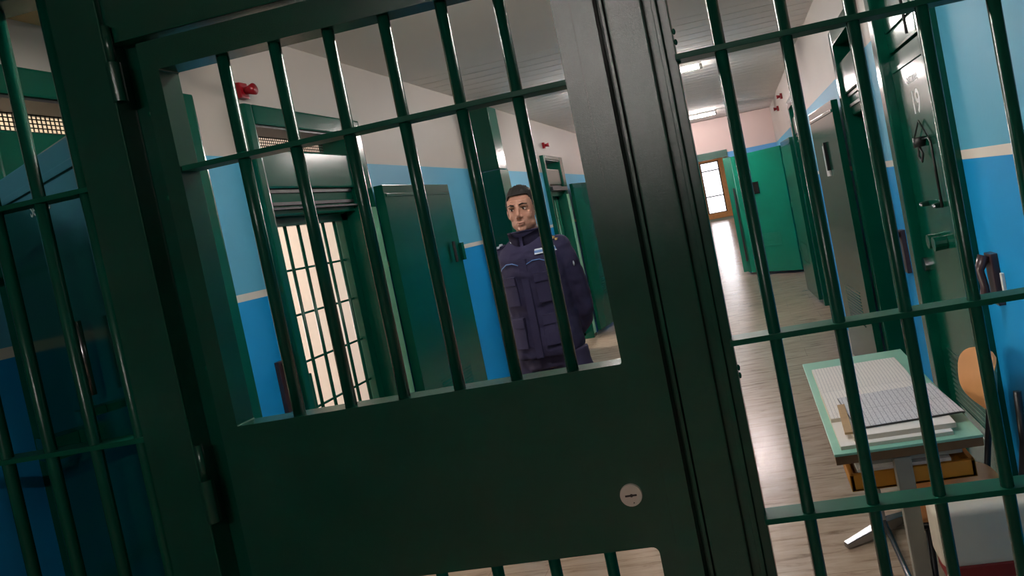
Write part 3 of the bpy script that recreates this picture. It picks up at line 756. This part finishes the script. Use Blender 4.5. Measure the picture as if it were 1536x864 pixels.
# chair local: x across, y toward the front of the seat (negative = back side)
def back_fn(u, v):
    ang = 2*PI*u
    # superellipse patch from centre outwards
    ex = .5*.36*math.copysign(abs(math.cos(ang))**.6, math.cos(ang)) * v
    ez = .5*.20*math.copysign(abs(math.sin(ang))**.7, math.sin(ang)) * v
    yy = .06*(ex/.18)**2 - .12*(ez)
    return CT @ Vector((ex, -.0 + yy, .825 + ez))
def disc_shell(fn, name, m, par, th=.009, nu=40, nv=6):
    bm = bmesh.new(); c = bm.verts.new(fn(0, 0)); rows = []
    for j in range(1, nv+1): rows.append([bm.verts.new(fn(i/nu, j/nv)) for i in range(nu)])
    for i in range(nu):
        bm.faces.new((c, rows[0][i], rows[0][(i+1)%nu]))
        for a_, b_ in zip(rows, rows[1:]): bm.faces.new((a_[i], b_[i], b_[(i+1)%nu], a_[(i+1)%nu]))
    bmesh.ops.recalc_face_normals(bm, faces=bm.faces)
    bmesh.ops.solidify(bm, geom=bm.faces[:], thickness=th)
    mb = MB(); mb.bm.free(); mb.bm = bm
    o = mb.build(name, m, par); return smooth_angle(o, .9)
disc_shell(back_fn, 'backrest', M['ply'], ch)
def seat_fn(u, v):
    ang = 2*PI*u
    ex = .5*.38*math.copysign(abs(math.cos(ang))**.45, math.cos(ang)) * v
    ey = .5*.32*math.copysign(abs(math.sin(ang))**.45, math.sin(ang)) * v
    return CT @ Vector((ex, .18 + ey, .497 + .012*math.cos(ey*9) - .5*max(0, ey-.11)*.4))
disc_shell(seat_fn, 'seat', M['ply'], ch)
for sx in (-1, 1):
    MB().tube([CT @ Vector((sx*.165, -.02, .85)), CT @ Vector((sx*.17, -.012, .70)), CT @ Vector((sx*.175, .03, .485)), CT @ Vector((sx*.165, .10, .475)), CT @ Vector((sx*.165, .31, .475))], .011, 12).build('side_frame', M['black'], ch, smooth=True)
    MB().tube([CT @ Vector((sx*.165, .05, .475)), CT @ Vector((sx*.19, -.03, .0))], .011, 12).build('leg', M['black'], ch, smooth=True)
    MB().tube([CT @ Vector((sx*.165, .29, .475)), CT @ Vector((sx*.175, .31, .0))], .011, 12).build('leg', M['black'], ch, smooth=True)
MB().tube([CT @ Vector((-.165, .30, .47)), CT @ Vector((.165, .30, .47))], .010, 12).build('stretcher', M['black'], ch, smooth=True)
MB().tube([CT @ Vector((-.18, .06, .47)), CT @ Vector((.18, .06, .47))], .010, 12).build('stretcher', M['black'], ch, smooth=True)

# ------------------------------------------------------------------ pale grey box with red base under the desk side
bx = empty('storage_box', (.58, 1.95, 0), 'pale grey lidded storage box with a dark red band in front of the school chair', 'box')
def rbox(x0, x1, y0, y1, z0, z1, r, name, m):
    mb = MB().box(x0, x1, y0, y1, z0, z1); return mb.build(name, m, bx, bevel=r, segs=5)
o = rbox(.352, .74, 1.915, 2.035, .435, .605, .035, 'lid', M['box_grey']); smooth_angle(o, .9)
o = rbox(.362, .735, 1.92, 2.03, .395, .442, .012, 'rim_band', M['box_red']); smooth_angle(o, .9)
o = rbox(.368, .73, 1.928, 2.022, .0, .40, .02, 'body', M['grey_steel']); smooth_angle(o, .9)
# ------------------------------------------------------------------ the guard
GX, GYY = -1.115, 3.42
pn = empty('person', (GX, GYY, 0), 'man in a navy uniform jacket standing with his hands behind his back beyond the gate', 'person')
G0 = Matrix.Translation((GX, GYY, 0)) @ Matrix.Rotation(math.radians(-4), 4, 'Z')
HT = Matrix.Translation((0, 0, 1.56)) @ Matrix.Rotation(math.radians(8), 4, 'Z') @ Matrix.Rotation(math.radians(2), 4, 'X') @ Matrix.Translation((0, 0, -1.56))
def ering(cx, cy, z, a, b, n=28, p=1.0):
    return [(cx + a*math.copysign(abs(math.cos(2*PI*k/n))**p, math.cos(2*PI*k/n)), cy + b*math.copysign(abs(math.sin(2*PI*k/n))**p, math.sin(2*PI*k/n)), z) for k in range(n)]
b = MB()
# head
b.ell((0, .012, 1.705), (.074, .090, .080), HT, 28, 18)
b.rings([ering(0, -.028, z, a_, c_, 24) for z, a_, c_ in ((1.568, .026, .036), (1.582, .044, .054), (1.605, .055, .063), (1.635, .062, .067), (1.665, .067, .068), (1.70, .068, .070), (1.735, .064, .064))], HT)
b.ell((0, -.078, 1.585), (.022, .016, .017), HT)                       # chin
for sx in (-1, 1):
    b.ell((sx*.036, -.066, 1.650), (.024, .020, .024), HT)             # cheekbone
    b.ell((sx*.044, -.026, 1.612), (.018, .036, .030), HT)             # jaw angle
    b.tube([(sx*.010, -.098, 1.703), (sx*.030, -.096, 1.706), (sx*.050, -.080, 1.700)], [.009, .010, .008], 10, HT)   # brow ridge
    b.ell((sx*.030, -.083, 1.684), (.0145, .011, .0095), HT)           # eyeball and lids
    b.ell((sx*.0115, -.102, 1.645), (.007, .009, .006), HT)            # nostril wing
    b.ell((sx*.077, .008, 1.665), (.007, .018, .031), HT)              # ear
    b.ell((sx*.080, .014, 1.672), (.006, .020, .022), HT)
b.tube([(0, -.092, 1.700), (0, -.104, 1.680), (0, -.115, 1.656), (0, -.110, 1.645)], [.008, .0085, .0115, .009], 12, HT)  # nose
b.ell((0, -.0945, 1.6185), (.023, .010, .0065), HT); b.ell((0, -.0935, 1.607), (.020, .010, .0075), HT)  # lips
b.tube([(0, .02, 1.44), (0, .014, 1.52), (0, .0, 1.60)], [.060, .057, .055], 20)
# trunk under the clothes
b.rings([ering(0, 0, z, a_, c_) for z, a_, c_ in ((.86, .14, .10), (.95, .16, .11), (1.10, .145, .10), (1.28, .16, .115), (1.40, .165, .10), (1.47, .11, .075))])
for sx in (-1, 1):
    b.tube([(sx*.10, .0, .90), (sx*.115, -.012, .50), (sx*.125, .02, .09)], [.085, .055, .042], 16)
    b.tube([(sx*.125, .04, .06), (sx*.13, -.05, .05), (sx*.135, -.15, .035)], [.038, .038, .03], 12)
    sh_, el, wr = (sx*.150, 0, 1.44), (sx*.196, .085, 1.145), (sx*.055, .165, .97)
    b.tube([sh_, el], [.050, .040], 14); b.tube([el, wr], [.040, .028], 14)
    # hand: palm then five fingers, one hand resting in the other behind the back
    d = (Vector(wr) - Vector(el)).normalized()
    dz = -.028 if sx > 0 else .012; pc_ = Vector(wr) + d*.05 + Vector((0, .012 if sx > 0 else -.012, dz*.5))
    b.tube([wr, pc_, pc_ + d*.035], [(.022, .026), (.016, .038), (.013, .036)], 14)
    for q, ln in enumerate((.062, .070, .066, .052)):
        st = pc_ + d*.03 + Vector((0, 0, .027 - .018*q)); f1 = st + d*ln*.5 + Vector((0, .004, -.004)); f2 = f1 + d*ln*.33 + Vector((0, .012, -.010)); f3 = f2 + d*ln*.22 + Vector((0, .012, -.012))
        b.tube([st, f1, f2, f3], [.0092, .0088, .008, .0065], 8)
    tb = Vector(wr) + d*.03 + Vector((0, .004, .026))
    b.tube([tb, tb + d*.03 + Vector((0, .008, .022)), tb + d*.055 + Vector((0, .010, .026))], [.0115, .010, .008], 8)
for v in b.bm.verts: pass
me = remesh(b.bm, .0042, 4, 'body')
me.transform(Matrix.Identity(4))
body = link_mesh('body', me, M['skin'], pn, (GX, GYY, 0)); body.rotation_euler = (0, 0, math.radians(-4))
BT = G0; 
def child(mb, name, m, smooth=True, local=True, bevel=0):
    """mb is built in the guard's local frame; put it under the person"""
    bmesh.ops.recalc_face_normals(mb.bm, faces=mb.bm.faces)
    if bevel:
        ed = [e for e in mb.bm.edges if len(e.link_faces) == 2 and e.calc_face_angle(0) > .6]
        bmesh.ops.bevel(mb.bm, geom=ed, offset=bevel, segments=2, affect='EDGES', profile=.7, clamp_overlap=True)
    me = bpy.data.meshes.new(name); mb.bm.to_mesh(me); mb.bm.free()
    for p in me.polygons: p.use_smooth = smooth
    o = link_mesh(name, me, m, pn, (GX, GYY, 0)); o.rotation_euler = (0, 0, math.radians(-4)); return o
def lift(me):
    for v in me.vertices:
        v.co.x *= .90
        v.co.z += .036*min(1, max(0, (v.co.z-1.08)/.32))*min(1, max(0, (1.575-v.co.z)/.05))
def child_me(me, name, m):
    o = link_mesh(name, me, m, pn, (GX, GYY, 0)); o.rotation_euler = (0, 0, math.radians(-4)); return o
# eyes, brows, lips
for sx in (-1, 1):
    e = MB(); e.ell((sx*.030, -.0872, 1.6845), (.0105, .0085, .0052), HT); child(e, 'eye', M['eyewhite'])
    e = MB(); e.ell((sx*.030-.0015, -.0935, 1.6848), (.0050, .0030, .0050), HT); child(e, 'iris', M['iris'])
    e = MB(); e.tube([(sx*.013, -.1075, 1.706), (sx*.030, -.1065, 1.7115), (sx*.050, -.0885, 1.706)], [(.0032, .003), (.0038, .0034), (.002, .002)], 8, HT); child(e, 'eyebrow', M['hair'])
    e = MB(); e.tube([(sx*.018, -.0935, 1.6895), (sx*.030, -.0965, 1.6915), (sx*.043, -.0900, 1.6885)], .0016, 6, HT); child(e, 'eyelash', M['hair'])
e = MB(); e.ell((0, -.0945, 1.6175), (.0205, .0090, .0042), HT); e.ell((0, -.0940, 1.6080), (.0175, .0090, .0050), HT); child(e, 'lips', M['lip'])
e = MB(); e.tube([(-.022, -.0950, 1.6125), (0, -.1040, 1.6130), (.022, -.0950, 1.6125)], .0012, 6, HT); child(e, 'mouth_line', M['iris'])
# hair: thick short cap, higher in front
hb = bmesh.new()
hm = MB(); hm.bm.free(); hm.bm = hb
hm.ell((0, .014, 1.706), (.0785, .0945, .0850), None, 64, 48)
kill = []
for v in hb.verts:
    x_, y_, z_ = v.co
    hair_line = 1.752 - .055*max(0, (abs(x_)-.045)/.035) if y_ < -.030 else (1.690 if y_ < .035 else 1.615)
    if -.045 < y_ < .035 and abs(x_) > .05: hair_line = 1.690 - (.035 if y_ < -.0 and y_ > -.035 else 0)
    if z_ < hair_line: kill.append(v)
bmesh.ops.delete(hb, geom=kill, context='VERTS')
for v in hb.verts:
    n_ = v.co - Vector((0, .014, 1.70)); n_.normalize()
    up_ = max(0, (v.co.z-1.745)/.045)
    k = noise.noise(v.co*90)*.5 + noise.noise(v.co*200)*.5
    v.co += n_*(.004 + .004*k + up_*(.007 + .010*max(0, k))) + Vector((0, -.004*up_, .010*up_ if v.co.y < -.01 else .003*up_))
bmesh.ops.recalc_face_normals(hb, faces=hb.faces)
bmesh.ops.solidify(hb, geom=hb.faces[:], thickness=.006)
hb.transform(HT); child(hm, 'hair', M['hair'])

# jacket
def wrinkle(me, amp, f1=9, f2=26, zmin=-1, zmax=9):
    for v in me.vertices:
        c = v.co
        if not (zmin < c.z < zmax): continue
        n_ = v.normal
        k = noise.noise(Vector((c.x*f1, c.y*f1, c.z*f1*1.6))) + .5*noise.noise(Vector((c.x*f2, c.y*f2, c.z*f2*1.4+3)))
        v.co = c + n_*amp*k
j = MB()
j.rings([ering(cx, cy, z, a_, c_, 36, .88) for z, a_, c_, cx, cy in ((.925, .196, .150, 0, .005), (.96, .203, .156, 0, .005), (1.02, .198, .150, 0, .004), (1.08, .188, .140, 0, .002), (1.14, .186, .138, 0, 0), (1.22, .192, .146, 0, 0), (1.32, .200, .152, 0, 0), (1.40, .200, .145, 0, .002), (1.45, .180, .122, 0, .006), (1.485, .130, .096, 0, .01), (1.51, .092, .080, 0, .008))])
j.rings([ering(0, cy, z, a_, c_, 32) for z, a_, c_, cy in ((1.47, .100, .094, .008), (1.50, .092, .092, .004), (1.53, .088, .092, -.004), (1.557, .090, .096, -.008), (1.566, .086, .092, -.008))])
for sx in (-1, 1):
    j.ell((sx*.172, .004, 1.425), (.062, .072, .058), None)
    j.tube([(sx*.165, .0, 1.425), (sx*.200, .035, 1.29), (sx*.214, .088, 1.14), (sx*.208, .110, 1.085)], [(.068, .072), (.064, .068), (.058, .062), (.054, .054)], 20)
    j.tube([(sx*.214, .080, 1.16), (sx*.192, .125, 1.06), (sx*.13, .160, 1.0), (sx*.075, .172, .975)], [(.054, .056), (.053, .054), (.045, .045), (.040, .040)], 20)
jm = remesh(j.bm, .007, 3, 'jacket'); wrinkle(jm, .011, 9, 22, .9, 1.43)
lift(jm); jacket = child_me(jm, 'jacket', M['navy'])
# collar rim hollow look, placket, pockets, tape, epaulettes
def front_y(x_, z_):
    prof = [(.925, .196, .150), (1.02, .198, .150), (1.14, .186, .138), (1.32, .200, .152), (1.40, .200, .145), (1.45, .180, .122), (1.485, .130, .096)]
    for (z0, a0, c0), (z1, a1, c1) in zip(prof, prof[1:]):
        if z0 <= z_ <= z1:
            t_ = (z_-z0)/(z1-z0); a_ = a0+(a1-a0)*t_; c_ = c0+(c1-c0)*t_; break
    else: a_, c_ = .19, .145
    q = min(.999, abs(x_)/a_)**(1/.88)
    return -c_*(1-q*q)**(.44) 
def patch(x0, x1, z0, z1, th, name, m, n=8, off=0.002, slope=0):
    rs = []
    for k in range(n+1):
        x_ = x0 + (x1-x0)*k/n; 
        row = []
        for z_, d_ in ((z0, -.012), (z0, th), (z1, th), (z1, -.012)):
            zz = z_ + slope*(x_-x0); row.append((x_, front_y(x_, zz) - off - d_, zz))
        rs.append(row)
    mb = MB().rings(rs); o = child(mb, name, m, smooth=False, bevel=min(.004, th*.4)); lift(o.data); return o
patch(-.022, .022, .93, 1.395, .006, 'placket', M['navy'], n=6)
for sx in (-1, 1):
    a_, b2 = sorted((sx*.055, sx*.165))
    patch(a_, b2, 1.19, 1.305, .012, 'chest_pocket', M['navy'])
    patch(a_, b2, 1.285, 1.325, .018, 'pocket_flap', M['navy'])
    patch(a_, b2, .985, 1.11, .014, 'cargo_pocket', M['navy'])
    patch(a_, b2, 1.09, 1.135, .020, 'pocket_flap', M['navy'])
    pts = [(sx*x_, front_y(x_, z_) - .006, z_) for x_, z_ in ((.025, 1.372), (.06, 1.384), (.10, 1.384), (.14, 1.366), (.175, 1.335))]
    lift(child(MB().tube(pts, .0022, 6), 'piping', M['piping']).data)
    child(MB().box(sx*.165-.028, sx*.165+.028, -.055, .055, 1.472, 1.486, Matrix.Translation((sx*.165, 0, 1.479)) @ Matrix.Rotation(sx*.30, 4, 'Y') @ Matrix.Translation((-sx*.165, 0, -1.479))), 'epaulette', M['navy'], smooth=False, bevel=.004).data.transform(Matrix.Translation((0, 0, .022)) @ Matrix.Diagonal((.9, 1, 1, 1)))
o = patch(.078, .190, 1.408, 1.434, .006, 'name_tape', M['tape']); 
patch(.078, .190, 1.4150, 1.4270, .0085, 'tape_stripe', M['piping'])
for sx in (-1, 1):
    mk = MB()
    for q in range(3): mk.box(sx*(.150+.018*q)-.006, sx*(.150+.018*q)+.006, -.062, -.040, 1.487-.010*q, 1.498-.010*q)
    child(mk, 'rank_mark', M['gold'] if sx > 0 else M['tape'], smooth=False, bevel=.002).data.transform(Matrix.Translation((0, 0, .026)) @ Matrix.Diagonal((.9, 1, 1, 1)))
cbm = bmesh.new(); nn = 48; rows = []
for q in range(4):
    row = []
    for k in range(nn+1):
        a = -PI/2 + .10 + (2*PI-.20)*k/nn          # starts and ends at the front opening
        f = max(0, -math.sin(a))**3
        zt = 1.572 - .030*f; zb = 1.478
        z_ = zb + (zt-zb)*q/3; fl = .004*q + .006*math.sin(q*1.3)*f
        row.append(cbm.verts.new(((.088+fl)*math.cos(a), -.004 + (.096+fl)*math.sin(a), z_)))
    rows.append(row)
for a_, b_ in zip(rows, rows[1:]):
    for k in range(nn): cbm.faces.new((a_[k], a_[k+1], b_[k+1], b_[k]))
bmesh.ops.solidify(cbm, geom=cbm.faces[:], thickness=.006)
cmb = MB(); cmb.bm.free(); cmb.bm = cbm; child(cmb, 'collar', M['navy_trouser'])
lift(child(MB().ell((.243, -.012, 1.34), (.005, .010, .022)), 'arm_patch', M['tape']).data)
child(MB().tube([(-.086, -.048, 1.520), (-.071, -.072, 1.522), (-.054, -.088, 1.523)], [(.002, .006), (.002, .006), (.002, .005)], 8), 'collar_badge', M['tape'])
# trousers
t = MB()
t.rings([ering(0, .004, z, a_, c_, 36, .9) for z, a_, c_ in ((.86, .165, .125), (.93, .168, .128), (1.0, .160, .122))])
for sx in (-1, 1):
    t.tube([(sx*.092, .0, .92), (sx*.110, -.005, .80), (sx*.118, -.016, .52), (sx*.126, .012, .12)], [(.098, .108), (.094, .104), (.074, .078), (.070, .072)], 22)
    t.ell((sx*.19, .0, .74), (.022, .07, .09))
tm = remesh(t.bm, .008, 2, 'trousers'); wrinkle(tm, .007, 9, 26)
child_me(tm, 'trousers', M['navy_trouser'])
for sx in (-1, 1):
    bt = MB(); bt.rings([ering(sx*.13, cy, z, a_, c_, 20, .85) for z, a_, c_, cy in ((0, .048, .135, -.05), (.03, .050, .138, -.05), (.06, .048, .118, -.035), (.09, .050, .080, .0), (.16, .054, .062, .016))])
    child(bt, 'boot', M['boot'])

# ------------------------------------------------------------------ camera
cam = bpy.data.cameras.new('camera'); co = bpy.data.objects.new('camera', cam); C.objects.link(co)
F, CX, CY = 1024.0, 206.67, -95.57           # focal length and principal point offset in pixels of a 1536 px wide frame
cam.sensor_width = 36; cam.lens = 36*F/1536; cam.shift_x = -CX/1536; cam.shift_y = CY/1536
cam.clip_start = .05; cam.clip_end = 100
yw, pt, rl = map(math.radians, (7.9526, -2.0016, -11.1104))
fwd = Vector((-math.sin(yw)*math.cos(pt), math.cos(yw)*math.cos(pt), math.sin(pt)))
r0 = Vector((math.cos(yw), math.sin(yw), 0)); u0 = r0.cross(fwd)
rt = r0*math.cos(rl) + u0*math.sin(rl); up = -r0*math.sin(rl) + u0*math.cos(rl)
co.matrix_world = Matrix(((rt.x, up.x, -fwd.x, 0), (rt.y, up.y, -fwd.y, 0), (rt.z, up.z, -fwd.z, EYE), (0, 0, 0, 1)))
bpy.context.scene.camera = co
sc = bpy.context.scene
sc.view_settings.view_transform = 'Standard'; sc.view_settings.look = 'None'; sc.view_settings.gamma = 1
sc.view_settings.exposure = 1.25; sc.view_settings.use_curve_mapping = False
for o in bpy.data.objects:
    if '_w' in o: del o['_w']
